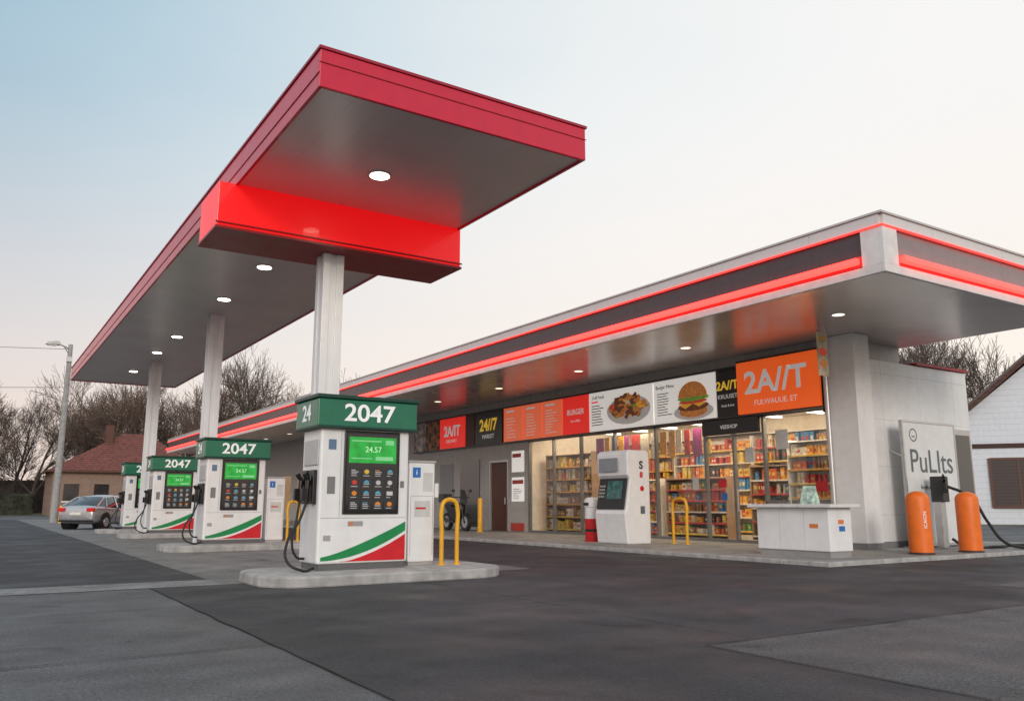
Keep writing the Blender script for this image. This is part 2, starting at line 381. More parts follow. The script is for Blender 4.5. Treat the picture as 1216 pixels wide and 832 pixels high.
b=MB(); b.fbox(F,.40,1.23,.84,2.00,.031,.036); b.make('screen_glass',mScreen,proto)
b=MB(); b.fbox(F,.43,1.20,1.56,1.95,.037,.041); b.make('green_display',mDispG,proto)
b=MB(); b.fbox(F,.47,.95,1.88,1.90,.042,.044); b.fbox(F,.47,.80,1.62,1.635,.042,.044); b.fbox(F,.86,1.15,1.60,1.66,.042,.044);b.fbox(F,1.02,1.16,1.84,1.91,.042,.044)
b.make('display_lines',M('display_light',(.2,.6,.25),.5,emit=(.3,.8,.4),es=.2),proto)
text(F,.82,1.76,.12,'24.57',M('display_digits',(.5,.9,.5),.5,emit=(.6,1,.6),es=.25),proto,off=.044,name='display_digits')
pal=[M('key_white',(.45,.45,.45),.5,emit=(1,1,1),es=.08),M('key_orange',(.6,.2,.03),.5,emit=(1,.3,.03),es=.12),M('key_cyan',(.1,.3,.4),.5,emit=(.1,.5,.7),es=.1),M('key_yellow',(.6,.4,.04),.5,emit=(1,.6,.05),es=.1),M('key_red',(.5,.04,.03),.5,emit=(1,.05,.03),es=.1),M('key_grey',(.035,.037,.04),.3)]
rnd=random.Random(3)
b=MB()
for r_ in range(4):
    z=1.49-r_*.16
    for c_ in range(4):
        x=.445+c_*.192
        b.fbox(F,x,x+.17,z-.14,z,.037,.040,5)
        k=rnd.choice([0,0,1,2,3,4,1]); q=rnd.random()
        if q<.35: b.fell(F,x+.085,z-.06,.04,.035,.040,.043,k,n=14)
        elif q<.6:
            for j in range(3): b.fbox(F,x+.03,x+rnd.uniform(.09,.15),z-.045-.025*j,z-.033-.025*j,.040,.043,k if j==0 else 0)
        elif q<.85: b.fell(F,x+.085,z-.07,.045,.045,.040,.043,k,0,180,n=10); b.fbox(F,x+.04,x+.13,z-.09,z-.078,.040,.043,0)
        else: b.fbox(F,x+.035,x+.135,z-.09,z-.03,.040,.043,k)
        b.fbox(F,x+.03,x+rnd.uniform(.09,.14),z-.125,z-.115,.040,.043,0)
b.make('keypad',pal,proto)
n=18; g1=[];g0=[]
for k in range(n+1):
    t=k/n; x=.06+1.34*t
    g1.append((x,.19+.50*(t**1.7)+.05*math.sin(math.pi*t))); g0.append((x,.135+.42*(t**1.9)))
b=MB()
for k in range(n): b.fpoly(F,[g0[k],g0[k+1],g1[k+1],g1[k]],.001,.004)
b.make('green_swoosh',mGreenS,proto)
b=MB()
for k in range(4,n):
    top0=max(.125,g0[k][1]-.05); top1=max(.126,g0[k+1][1]-.05)
    b.fpoly(F,[(g0[k][0],.12),(g0[k+1][0],.12),(g0[k+1][0],top1),(g0[k][0],top0)],.001,.004)
b.make('red_swoosh',mRedS,proto)
b=MB()
b.fbox(F,.12,.24,1.75,1.90,.001,.005,0); b.fbox(F,.46,.70,.63,.70,.001,.006,1); b.fbox(F,.48,.54,.64,.69,.007,.009,2); b.fbox(F,.09,.2,.42,.50,.001,.004,1)
b.make('labels',[M('label_slate',(.12,.2,.3),.5),M('label_grey',(.35,.34,.33),.5),M('label_orange',(.6,.2,.08),.5)],proto)
FS=Face((0,.78,0),(0,-1,0),(-1,0,0))
b=MB()
for a in(.16,.48):
    b.fbox(FS,a,a+.2,.95,1.45,.001,.06,0); 
b.fbox(FS,.12,.72,1.52,1.9,.001,.02,1)
b.make('nozzle_boots',[mBlack,M('side_panel_grey',(.5,.5,.5),.4)],proto,bevel=.01)
for i,yy in enumerate((.52,.2)):
    b=MB()
    b.tube((-.10,yy,1.30),(-.12,yy,.98),.035,.03,10); b.tube((-.12,yy,1.0),(-.05,yy,1.42),.022,.018,8)
    b.box(-.20,-.10,yy-.03,yy+.03,1.0,1.18); b.tube((-.10,yy,1.30),(-.16,yy,1.40),.03,.04,8)
    b.make('nozzle_%d'%(i+1),mBlack,proto,smooth=False,bevel=.006)
curve('hose_1',[(-.11,.2,.99),(-.22,.15,.72),(-.42,.05,.42),(-.44,-.05,.15),(-.25,-.12,.03),(-.02,.05,.04)],.02,mRubber,proto)
curve('hose_2',[(-.11,.52,.99),(-.15,.5,.7),(-.22,.45,.4),(-.14,.45,.18),(-.01,.5,.15)],.018,mRubber,proto)
kids=list(proto.children)
proto.location=(PUMPS[0][0],PUMPS[0][1],.15)
for p in PUMPS[1:]:
    e=grp('fuel_pump',(p[0],p[1],.15))
    for k in kids:
        c=k.copy(); col.objects.link(c); c.parent=e

mPaper=M('paper',(.6,.6,.58),.6)
def cabinet(px,py):
    x,y=px+1.60,py+.3
    g=grp('service_cabinet',(x,y,.15))
    b=MB(); b.box(x,x+.46,y,y+.45,.20,1.76); b.make('body',mWhite,g,bevel=.02)
    b=MB(); b.box(x+.02,x+.44,y+.02,y+.43,.15,.198); b.box(x-.015,x+.475,y-.015,y+.465,1.762,1.79); b.make('trim',mGreyMetal,g)
    F=FY(x,y,0); b=MB(); b.fbox(F,.06,.2,1.52,1.68,.001,.004,0); b.fbox(F,.25,.42,1.3,1.6,.001,.004,1); b.fbox(F,.1,.38,.9,1.15,.002,.004,1); b.fbox(F,.12,.3,1.02,1.05,.005,.006,2)
    b.fbox(F,.03,.035,.30,1.22,.0005,.0015,3);b.fbox(F,.425,.43,.30,1.22,.0005,.0015,3);b.fbox(F,.03,.43,1.225,1.23,.0005,.0015,3)
    b.make('stickers',[mBlue,mPaper,mRedS,mSeamL],g)
    text(F,.13,1.60,.12,'i',mText,g)
def hoop(name,x,y,z,wd,h,axis='x',r=.035):
    g=grp(name,(x,y,z)); v=Vector((1,0,0)) if axis=='x' else Vector((0,1,0)); o=Vector((x,y,z)); c=.12
    P=[(0,0),(0,h*.5),(0,h-c),(c*.3,h-c*.3),(c,h),(wd-c,h),(wd-c*.3,h-c*.3),(wd,h-c),(wd,h*.5),(wd,0)]
    curve('rail',[o+v*a+Vector((0,0,bb)) for a,bb in P],r,mYel,g)
    b=MB()
    for a in (0,wd):
        q=o+v*a; b.lathe(q.x,q.y,[(r*2,z),(r*2,z+.02),(r*1.05,z+.021)],14)
    b.make('base_plates',mYel,g)
for p in PUMPS[:3]:
    cabinet(*p); hoop('safety_rail',p[0]+2.12,p[1]+.15,.15,.28,1.02)

# ---------------------------------------------------------------- shop building
S=grp('shop_building',(17.5,40,0))
WX=17.5
b=MB(); b.box(13.14,20.2,8.24,71,5.12,6.05); b.make('roof_soffit',mSoffit2,S)
mTop=M('fascia_metal',(.68,.67,.66),.38,.3,seam=[('Y',2.5,.012)],seamk=.3,var=.03)
mTopY=M('fascia_metal_end',(.68,.67,.66),.38,.3,seam=[('X',2.5,.012)],seamk=.3,var=.03)
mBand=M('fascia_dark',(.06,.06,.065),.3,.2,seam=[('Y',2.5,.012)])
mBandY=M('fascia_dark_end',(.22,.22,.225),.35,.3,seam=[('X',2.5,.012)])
b=MB(); b.box(13.08,13.14,8.24,71,5.94,6.18); b.make('fascia_top',mTop,S)
b=MB(); b.box(13.14,20.2,8.18,8.24,5.94,6.18); b.make('fascia_top_end',mTopY,S)
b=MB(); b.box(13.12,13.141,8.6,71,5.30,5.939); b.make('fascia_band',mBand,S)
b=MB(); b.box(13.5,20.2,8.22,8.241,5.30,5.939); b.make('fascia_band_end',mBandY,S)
b=MB(); b.box(13.06,13.14,8.24,71,5.10,5.26); b.box(13.06,20.2,8.16,8.24,5.10,5.26); b.make('fascia_lower_trim',M('white_trim',(.72,.71,.70),.4,.1),S,bevel=.01)
b=MB(); b.box(13.065,13.5,8.165,8.236,5.262,5.938); b.box(13.065,13.136,8.238,8.6,5.262,5.938); b.make('corner_panel',M('corner_white',(.74,.73,.72),.4),S)
b=MB(); b.box(13.05,20.22,8.15,71,6.182,6.22); b.make('parapet_cap',mGreyMetal,S)
b=MB(); b.box(13.04,13.078,8.14,71,5.935,5.965); b.box(13.08,20.2,8.14,8.178,5.935,5.965); b.make('neon_line',mNeonDim,S)
b=MB(); b.box(12.98,13.10,8.66,71,5.33,5.45); b.box(13.56,20.2,8.08,8.2,5.33,5.45); b.make('neon_tube',mNeon,S,bevel=.02)
b=MB(); b.box(13.10,13.118,8.62,71,5.29,5.49); b.box(13.52,20.2,8.2,8.218,5.29,5.49); b.make('neon_backplate',M('neon_backplate',(.5,.05,.05),.35),S)
b=MB()
def wallx(b,y0,y1,z0,z1,m=0,t=.2,x=WX): b.box(x,x+t,y0,y1,z0,z1,m)
wallx(b,12.7,71,3.45,5.118)
wallx(b,12.7,14.8,.08,1.15); wallx(b,25.9,27.25,.08,3.448); wallx(b,28.65,35.5,.08,3.448)
wallx(b,27.25,28.65,2.75,3.448)
y=35.5
while y<66:
    wallx(b,y,y+1.0,.08,3.448); wallx(b,y+1.0,y+4.2,.08,.7); wallx(b,y+1.0,y+4.2,2.9,3.448); y+=4.2
wallx(b,y,71,.08,3.448)
b.make('front_wall',M('front_wall',(.44,.42,.40),.6,dirt=.15),S)
b=MB(); y=35.5
while y<66: b.box(17.58,17.6,y+1,y+4.2,.7,2.9); y+=4.2
b.make('far_windows',M('far_windows',(.1,.07,.05),.1,emit=(1,.6,.3),es=.25,var=.6,scale=3),S)
b=MB(); b.box(17.9,22.7,12.12,12.3,.08,4.62); b.box(22.5,22.7,12.302,71,.08,4.62); b.box(17.9,22.3,70.8,71,.08,4.62)
b.make('side_wall',mWhiteWall,S)
b=MB(); b.box(17.9,20.1,12.4,12.6,4.0,5.118); b.box(20.0,20.1,12.602,71,4.7,5.118); b.make('upper_wall',M('upper_wall',(.5,.48,.47),.5),S)
b=MB(); b.box(20.3,22.75,12.05,71,4.64,4.70); b.make('annex_roof_edge',M('annex_red',(.35,.03,.035),.5),S)
b=MB(); b.box(20.1,22.7,12.3,71,4.55,4.635); b.make('annex_roof',mDark,S)
b=MB(); b.box(17.3,17.92,11.8,12.7,.08,5.118); b.make('corner_pillar',M('pillar_white',(.80,.79,.78),.5,dirt=.06,var=.03),S,bevel=.02)
b=MB(); b.box(17.27,17.95,11.77,12.73,.08,.22); b.box(17.951,22.72,12.09,12.118,.08,.22); b.make('skirting',M('skirting_grey',(.2,.2,.2),.7),S)
b=MB(); b.tube((17.22,12.55,.1),(17.22,12.55,5.1),.05,.05,12); b.make('downpipe',mAlu,S,smooth=True)
b=MB(); b.box(17.7,22.5,12.32,30,.08,.10); b.make('interior_floor',mFloor,S)
b=MB(); b.box(22.3,22.49,12.32,26.4,.1,3.9,0); b.box(17.7,22.3,12.32,12.42,.1,3.9,0); b.box(17.7,22.3,26.2,26.4,.1,3.9,0); b.box(17.701,22.3,12.42,26.2,3.9,3.95,0)
b.make('interior_walls',mInt,S)
for y in(14,17.2,20.4,23.8):
    l=bpy.data.lights.new('ceiling_light','AREA'); l.energy=200; l.color=(1,.80,.55); l.shape='RECTANGLE'; l.size=2.6; l.size_y=1.6
    o=bpy.data.objects.new('ceiling_light',l); o.location=(18.8-17.5,y-40,3.83); o.parent=S; o.rotation_euler=(0,R(-18),0); col.objects.link(o)
b=MB()
for y in [12.9+i*1.6 for i in range(9)]: 
    b.box(18.3,21.9,y,y+.14,3.84,3.895)
b.make('ceiling_tubes',M('ceiling_tube',(.9,.85,.75),.5,emit=(1,.88,.68),es=4),S)
b=MB()
b.face([(17.58,12.75,1.2),(17.58,14.8,1.2),(17.58,14.8,3.44),(17.58,12.75,3.44)]); b.face([(17.58,14.84,.16),(17.58,25.86,.16),(17.58,25.86,3.44),(17.58,14.84,3.44)])
b.make('shop_glass',mGlass,S)
b=MB()
for y in(12.74,14.8,15.85,16.9,18.95,20.9,22.7,24.3,25.86): b.box(17.50,17.62,y-.035,y+.035,.1,3.44)
b.box(17.50,17.62,12.705,25.895,3.38,3.447); b.box(17.49,17.63,14.84,25.895,.081,.16); b.box(17.45,17.64,12.72,14.8,1.152,1.2)
b.box(17.505,17.615,14.84,16.88,2.92,2.98)
b.make('window_frames',M('frame_alu',(.22,.22,.22),.4,.6),S)
b=MB()
for y in(15.72,15.98): b.box(17.44,17.47,y-.015,y+.015,.9,1.5); b.box(17.47,17.51,y-.01,y+.01,.95,.97); b.box(17.47,17.51,y-.01,y+.01,1.43,1.45)
b.make('door_handles',mAlu,S)
b=MB()
for a,z,w_,h_,m in((.3,1.5,.25,.35,0),(1.3,1.55,.3,.22,1),(1.4,1.2,.2,.2,2),(2.3,2.2,.3,.4,0)): b.fbox(Face((17.57,17.8,0),(0,-1,0),(-1,0,0)),a,a+w_,z,z+h_,.0,.004,m)
for a,z,w_,h_,m in((.35,1.6,.4,.5,0),(1.5,.5,.35,.25,1)): b.fbox(Face((17.57,14.8,.9),(0,-1,0),(-1,0,0)),a,a+w_,z,z+h_,.0,.004,m)
b.make('glass_stickers',[mPaper,mRedS,mBlue],S)
b=MB(); b.box(17.40,17.48,14.86,16.88,2.99,3.40); b.make('door_sign_panel',mSBlk,S); text(FX(17.40,16.88,2.99),1.0,.2,.15,'VEESHOP',mText,S)
b=MB(); b.box(17.55,17.62,27.27,28.63,.1,2.74); b.make('brown_door',mBrown,S,bevel=.01)
b=MB(); b.box(17.48,17.55,27.25,27.33,.1,2.8); b.box(17.48,17.55,28.57,28.65,.1,2.8); b.box(17.48,17.55,27.33,28.57,2.72,2.8); b.tube((17.5,27.5,1.1),(17.5,27.5,1.35),.02,.02,8); b.make('door_frame',mGreyMetal,S)
F=FX(17.5,27.25,0)
b=MB(); b.fbox(F,.25,1.1,2.3,3.1,.001,.012,0); b.fbox(F,.25,1.1,1.2,2.1,.001,.012,0); b.fbox(F,.3,1.05,1.85,2.0,.013,.016,1); b.fbox(F,.3,.9,2.85,3.0,.013,.016,1);b.fbox(F,.25,1.1,.12,.4,.001,.05,1)
for k in range(6): b.fbox(F,.35,.35+random.uniform(.3,.6),1.3+.07*k,1.32+.07*k,.013,.015,2)
b.make('wall_posters',[mSWht,M('poster_red',(.5,.06,.04),.5),mTextK],S)
F=FX(17.5,35,0)
b=MB()
for a0,a1,z0,z1,m in((.4,1.6,.9,2.6,0),(2.2,3.4,.5,2.8,0),(4.0,5.6,.2,2.9,2),(1.7,2.0,1.4,2.0,1)):
    b.fbox(F,a0,a1,z0,z1,.001,.03,m)
b.make('wall_cabinets',[M('grey_panel',(.28,.28,.28),.5),mSWht,mDGlass],S)
SG=grp('shop_sign_band',(17.38,24,3.45))
def panel(y1,y0,mat,z0=3.47,z1=4.77,x=17.36):
    b=MB(); b.box(x,17.498,y0+.015,y1-.015,z0,z1); b.make('panel',mat,SG,bevel=.008)
    return FX(x,y1,z0)
b=MB(); b.box(17.33,17.499,12.72,35.3,4.775,4.83); b.box(17.33,17.499,12.72,35.3,3.42,3.467); b.make('frame',mDark,SG)
F=panel(15.4,12.75,mSOr,x=17.25,z1=4.86); text(F,1.28,.78,.82,'2A//T',mText,SG,bold=.02,sx=1.05); text(F,1.28,.26,.2,'FULWAUUE. ET',mText,SG)
b=MB(); b.box(17.3,17.498,12.735,12.75,3.3,4.9); b.box(17.28,17.498,12.72,15.42,4.87,4.92); b.make('orange_sign_frame',mDark,SG)
F=panel(16.25,15.4,mSBlk); text(F,.42,.85,.34,'2A//T',mYelL,SG,bold=.01); text(F,.42,.55,.17,'KRUUSET',mText,SG); text(F,.42,.3,.1,'fresh & hot',mText,SG)
def burger(F,ca,cb,s):
    b=MB(); o=.002
    b.fell(F,ca,cb-.30*s,.66*s,.20*s,o,o+.002,5); 
    b.fell(F,ca,cb-.30*s,.46*s,.14*s,o+.003,o+.005,0,180,360); b.fpoly(F,[(ca-.46*s,cb-.30*s),(ca+.46*s,cb-.30*s),(ca+.44*s,cb-.22*s),(ca-.44*s,cb-.22*s)],o+.003,o+.005,0)
    b.fell(F,ca,cb-.18*s,.51*s,.10*s,o+.006,o+.008,1,jit=.06)
    b.fpoly(F,[(ca-.5*s,cb-.1*s),(ca+.5*s,cb-.1*s),(ca+.2*s,cb-.2*s),(ca,cb-.11*s),(ca-.25*s,cb-.22*s)],o+.009,o+.011,4)
    b.fell(F,ca,cb-.06*s,.48*s,.05*s,o+.012,o+.014,3); b.fell(F,ca,cb+.02*s,.54*s,.07*s,o+.015,o+.017,2,jit=.12)
    b.fell(F,ca,cb+.05*s,.48*s,.38*s,o+.018,o+.020,0,0,180)
    for k in range(16):
        t=random.uniform(.3,2.8); q=random.uniform(.3,.85); b.fell(F,ca+.46*s*q*math.cos(t),cb+.05*s+.36*s*q*math.sin(t),.014,.009,o+.021,o+.022,4,n=6)
    b.make('burger_picture',food,SG)
F=panel(18.8,16.25,mSWht); burger(F,1.65,.62,1.2)
text(F,.5,1.1,.15,'Burger Menu',mTextK,SG); 
b=MB()
for k in range(9): b.fbox(F,.15,.15+random.uniform(.35,.65),.25+k*.08,.275+k*.08,.001,.004)
b.make('menu_lines',mTextG,SG)
F=panel(22.0,18.83,mSWht)
b=MB(); b.fell(F,2.0,.58,1.05,.46,.001,.004,5)
rnd=random.Random(5)
for k in range(90):
    a=rnd.uniform(0,6.28); rr=math.sqrt(rnd.random()); b.fell(F,2.0+.82*rr*math.cos(a),.68+.34*rr*math.sin(a),rnd.uniform(.07,.22),rnd.uniform(.04,.12),.006+k*.0004,.0066+k*.0004,rnd.choice([0,0,0,0,1,1,1,3,2,4]),n=9,jit=.25)
b.make('plate_picture',food,SG)
text(F,.5,1.12,.15,'Grill Food',mTextK,SG)
b=MB()
for k in range(8): b.fbox(F,.15,.15+random.uniform(.4,.65),.2+k*.09,.23+k*.09,.001,.004,0)
b.fbox(F,.15,.5,.95,1.0,.001,.004,1); b.make('menu_lines',[mTextG,mSRed],SG)
F=panel(23.5,22.0,mSRed); text(F,.75,.75,.26,'BURGER',mText,SG,bold=.005); text(F,.75,.45,.13,'hot coffee',mText,SG)
def menu(F,n,dz,a=.2):
    b=MB()
    b.fbox(F,a,a+.55,1.12,1.19,.001,.004)
    for k in range(n): b.fbox(F,a,a+random.uniform(.35,.75),.15+k*dz,.15+k*dz+.025,.001,.004)
    b.make('menu_lines',mText,SG)
menu(panel(24.75,23.53,mSOr2),9,.1); menu(panel(26.0,24.78,mSOr2),8,.11); menu(panel(27.4,26.03,mSOr2),7,.12)
F=panel(29.6,27.5,mSBlk); text(F,1.05,.75,.65,'24//7',mYelL,SG,bold=.02); text(F,1.05,.3,.24,'MARKET',mText,SG)
F=panel(30.4,29.63,mBrown); F=panel(32.7,30.43,mSRed); text(F,1.13,.72,.62,'2A/IT',mText,SG,bold=.02); text(F,1.1,.3,.2,'FUELMART',mText,SG)
F=panel(34.0,32.75,M('photo_brown',(.3,.12,.05),.5,var=.9,scale=4)); F=panel(35.25,34.05,M('photo_grey',(.4,.36,.34),.5,var=.7,scale=3))

prods=[M('goods_%d'%i,c,.45,var=.25,scale=15) for i,c in enumerate([(.45,.03,.025),(.62,.28,.025),(.62,.54,.44),(.04,.18,.38),(.06,.2,.05),(.5,.11,.025),(.03,.03,.03),(.28,.14,.07),(.58,.4,.07),(.3,.04,.18)])]
def shelf(y0,y1,x,z1,seed,palette=None,depth=.4,rows=5,z0=.1):
    rn=random.Random(seed); g=grp('shop_shelving',(x,y0,z0))
    b=MB(); b.box(x+depth,x+depth+.04,y0,y1,z0,z1)
    h=(z1-z0-.15)/rows
    for r_ in range(rows+1): b.box(x,x+depth,y0,y1,z0+.1+r_*h,z0+.125+r_*h)
    b.box(x,x+depth,y0-.03,y0,z0,z1+.02); b.box(x,x+depth,y1,y1+.03,z0,z1+.02)
    b.make('rack',M('rack_brown',(.3,.2,.13),.5) if seed in(4,5,7,9) else mPanelW,g)
    b=MB()
    for r_ in range(rows):
        y=y0+.02; zb=z0+.126+r_*h
        b.box(x-.012,x-.002,y0,y1,zb-.05,zb-.005,rn.choice([0,1,8,2]))
        while y<y1-.12:
            ww=rn.uniform(.06,.2); hh=h*rn.uniform(.45,.9); k=rn.choice(palette or list(range(10)))
            nrep=rn.randint(1,4)
            for q in range(nrep):
                if y+ww>y1: break
                d=rn.uniform(.0,.08)
                if rn.random()<.25: b.tube((x+.1+d,y+ww/2,zb),(x+.1+d,y+ww/2,zb+hh),ww*.42,ww*.3,8,k)
                else: b.box(x+.02+d,x+.25+d,y,y+ww*.93,zb,zb+hh,k); b.box(x+.012+d,x+.019+d,y+ww*.2,y+ww*.7,zb+hh*.35,zb+hh*.65,rn.choice([2,8,0]))
                y+=ww
            if rn.random()<.25: y+=.1
    b.make('goods',prods,g)
warm=[0,1,2,5,7,8,1,5,3,4,6,7,2]
shelf(12.6,14.7,21.6,3.4,1,warm,rows=7); shelf(14.8,18.8,21.7,3.4,2,warm,rows=7); shelf(18.9,22.5,21.7,3.4,3,warm,rows=7); shelf(22.6,26.0,21.7,3.4,4,[7,5,8,2,7],rows=6)
shelf(17.3,19.8,18.7,1.9,5,warm,rows=5); shelf(20.2,22.6,18.7,1.9,6,warm,rows=5); shelf(23.0,25.7,18.2,2.9,7,[2,7,5,8,2,7],rows=6)
shelf(12.9,14.6,18.2,2.75,8,warm,rows=4,z0=1.15,depth=.4); shelf(15.0,16.6,19.0,2.2,9,warm,rows=5)
b=MB(); rr_=random.Random(9); y=17.1
while y<22.3:
    ww=rr_.uniform(.2,.42); b.box(17.95,17.97,y,y+ww,2.45+rr_.uniform(0,.2),3.3,rr_.choice([0,1,8,3,4,5,2,9])); y+=ww+rr_.uniform(.03,.15)
b.make('hanging_cards',prods,S)
b=MB();b2=MB()
for k in range(12):
    y=10.8+4.6*k; b.lathe(15.4,y,[(.13,5.13),(.13,5.108),(.001,5.108)],16); b2.lathe(15.4,y,[(.17,5.13),(.17,5.112),(.001,5.112)],16)
b.make('soffit_lens',mLampW,S); b2.make('soffit_ring',mAlu,S)
g=grp('hanging_banner',(16,11.7,4.4))
b=MB(); b.box(15.82,16.18,11.69,11.71,3.95,4.95); b.make('banner',M('banner_cream',(.65,.55,.4),.6,var=.3,scale=4),g)
F=FY(15.82,11.69,3.95); b=MB(); b.fell(F,.18,.28,.13,.1,.001,.004,0); b.fell(F,.18,.55,.13,.09,.001,.004,1); b.fbox(F,.05,.3,.82,.90,.001,.004,2); b.make('print',[food[0],food[3],mYel],g)
b=MB(); b.tube((15.86,11.7,4.95),(15.86,11.7,5.12),.008,.008,6); b.tube((16.14,11.7,4.95),(16.14,11.7,5.12),.008,.008,6); b.make('hangers',mAlu,g)

# free-standing poster board in front of the side wall
g=grp('poster_board',(19.1,11.7,0))
py=11.62
b=MB(); b.box(18.75,20.95,py,py+.05,.16,3.05); b.make('board',M('board_white',(.74,.75,.75),.35,dirt=.08,var=.03),g,bevel=.01)
b=MB()
for x in(18.70,20.952): b.box(x,x+.045,py-.01,py+.07,.08,3.1)
b.box(18.746,20.951,py-.01,py+.07,3.052,3.1); b.box(18.746,20.951,py-.01,py+.07,.11,.158)
for x in(18.9,20.7): b.tube((x,py+.07,2.2),(x,12.1,2.4),.02,.02,8); b.box(x-.04,x+.04,py-.15,py+.3,.08,.108)
b.make('frame',mAlu,g)
F=FY(18.75,py,.15); text(F,1.1,1.95,.80,'PuLIts',mTextG,g,sx=.95); 
text(F,1.1,1.35,.15,'fresh market food',mTextG,g)
b=MB(); 
for k in range(24):
    t0=R(15*k);t1=R(15*k+15); b.fpoly(F,[(.4+.16*math.cos(t0),2.6+.16*math.sin(t0)),(.4+.16*math.cos(t1),2.6+.16*math.sin(t1)),(.4+.13*math.cos(t1),2.6+.13*math.sin(t1)),(.4+.13*math.cos(t0),2.6+.13*math.sin(t0))],.001,.004)
b.fbox(F,.34,.46,2.55,2.58,.001,.004); b.make('logo',mTextG,g)
b=MB(); b.box(21.5,22.55,12.05,12.115,.1,3.05,0); b.box(21.6,22.45,12.03,12.048,.3,2.9,1); b.make('side_door',[mGreyMetal,mDGlass],S,bevel=.008)

g=grp('service_counter',(14.2,11.2,.08))
b=MB(); b.box(13.92,14.62,10.3,12.05,.20,1.03); b.make('body',mWhite,g,bevel=.015)
b=MB(); b.box(13.95,14.59,10.33,12.02,.08,.198); b.make('plinth',M('plinth_light',(.3,.3,.3),.5),g)
b=MB(); b.box(13.80,14.74,10.15,12.2,1.032,1.10); b.make('top',M('worktop',(.72,.71,.69),.3),g,bevel=.012)
F=FX(13.92,12.05,0); b=MB(); b.fbox(F,1.3,1.5,.64,.72,.001,.004,0)
for a in(.58,1.17): b.fbox(F,a,a+.005,.22,1.01,.0005,.0015,2)
F2=FY(13.92,10.3,0); b.fbox(F2,.3,.48,.58,.68,.001,.004,1); b.fbox(F2,.28,.45,.72,.8,.001,.004,0)
b.make('stickers',[M('st_or',(.7,.2,.05),.5),mBlue,M('line',(.4,.4,.4),.5)],g)
g=grp('counter_card',(14.2,10.9,1.1))
b=MB(); b.prism([(14.05,10.75,1.10),(14.3,10.75,1.10),(14.18,10.75,1.46)],(0,.3,0)); b.box(14.1,14.12,11.3,11.32,1.1,1.3)
b.make('tent_card',M('card',(.45,.6,.5),.5,var=.4,scale=10),g)

g=grp('payment_kiosk',(14.7,17.2,.08))
prof=[(14.3,.08),(14.22,.85),(14.28,1.0),(14.42,1.75),(14.34,1.85),(14.32,2.42),(14.42,2.5),(15.05,2.5),(15.1,2.4),(15.1,.08)]
b=MB(); b.prism([(x,16.6,z) for x,z in prof],(0,1.25,0)); b.make('cabinet',mWhite,g,bevel=.04)
def slope(y,t,off):
    x=14.28+.14*t; z=1.0+.75*t; return Vector((x-.983*off,y,z+.183*off))
b=MB(); b.prism([slope(16.68,-.05,.0),slope(17.78,-.05,.0),slope(17.78,1.02,.0),slope(16.68,1.02,.0)],(-.05,0,.01)); b.make('screen_housing',mBlack,g,bevel=.015)
b=MB(); b.prism([slope(16.8,.3,.055),slope(17.4,.3,.055),slope(17.4,.92,.055),slope(16.8,.92,.055)],(-.006,0,.001)); b.make('screen',M('kiosk_screen',(.02,.06,.06),.15,emit=(.08,.25,.22),es=.2,var=.9,scale=8),g)
b=MB()
for i in range(4):
    for j in range(3):
        p=slope(17.5+j*.08,.35+i*.12,.056); b.box(p.x-.01,p.x,p.y,p.y+.05,p.z,p.z+.05)
b.make('keys',mGreyMetal,g)
F=FX(14.31,17.85,0); b=MB(); b.fbox(F,.15,.9,1.95,2.3,.012,.03,0); b.fbox(F,.1,.5,.3,.6,-.04,-.01,1); b.make('front_labels',[M('lab',(.25,.27,.3),.4),M('lab2',(.5,.5,.5),.4)],g)
F=FY(14.4,16.6,0); text(F,.4,2.1,.28,'S',mTextK,g,bold=.01); text(F,.4,1.85,.2,'8',mRedS,g,bold=.01); 
b=MB(); b.fell(F,.42,1.5,.07,.07,.001,.004,0); b.fbox(F,.35,.5,.85,1.05,.001,.004,1); b.make('side_labels',[mRedS,mTextG],g)

g=grp('litter_bin',(14.75,18.6,.08))
bx=14.75
b=MB(); b.lathe(bx,18.6,[(.21,.08),(.22,.12),(.22,.70)],20,1); b.lathe(bx,18.6,[(.221,.70),(.221,1.0),(.24,1.02),(.24,1.2),(.16,1.28),(.001,1.29)],20,0)
b.lathe(bx,18.6,[(.225,.35),(.225,.42)],20,2); b.box(bx-.25,bx-.21,18.5,18.7,1.06,1.14,2)
b.make('bin_body',[mWhite,mRedS,mBlack],g,smooth=True)
hoop('safety_rail',15.7,15.9,.08,.5,1.15,'y',.04)
g=grp('yellow_bollard',(16.2,27.2,.08)); b=MB(); b.lathe(16.2,27.2,[(.09,.08),(.09,1.25),(.07,1.32),(.001,1.34)],14); b.lathe(16.2,27.2,[(.14,.08),(.14,.11),(.09,.112)],14); b.make('post',mYel,g,smooth=True)
for i,(x,y) in enumerate(((16.76,10.2),(18.38,10.05))):
    g=grp('orange_bollard',(x,y,.08)); r=.235
    b=MB(); b.lathe(x,y,[(r,.12)]+[(r,z) for z in(.4,.8,1.2)]+[(r*math.cos(R(a)),1.2+.17*math.sin(R(a))) for a in range(15,90,15)]+[(.001,1.37)],28); b.make('sleeve',mOrange,g,smooth=True)
    b=MB(); b.lathe(x,y,[(.26,.08),(.26,.11),(.24,.118),(.23,.119)],28); b.make('foot',mDark,g,smooth=True)
    if i==0: text(Face((x-.127,y-.21,.0),(0,0,1),(-.5,-.866,0),(-.866,.5,0)),.78,0,.10,'ICAION',mText,g,off=.005)
q=1.08
g=grp('air_hose_station',(18.35+q,10.9,.08))
b=MB(); b.box(18.3+q,18.5+q,11.2,11.4,.08,1.5,0); b.box(18.26+q,18.54+q,11.12,11.42,1.15,1.75,1); b.make('post',[mAlu,mDark],g,bevel=.02)
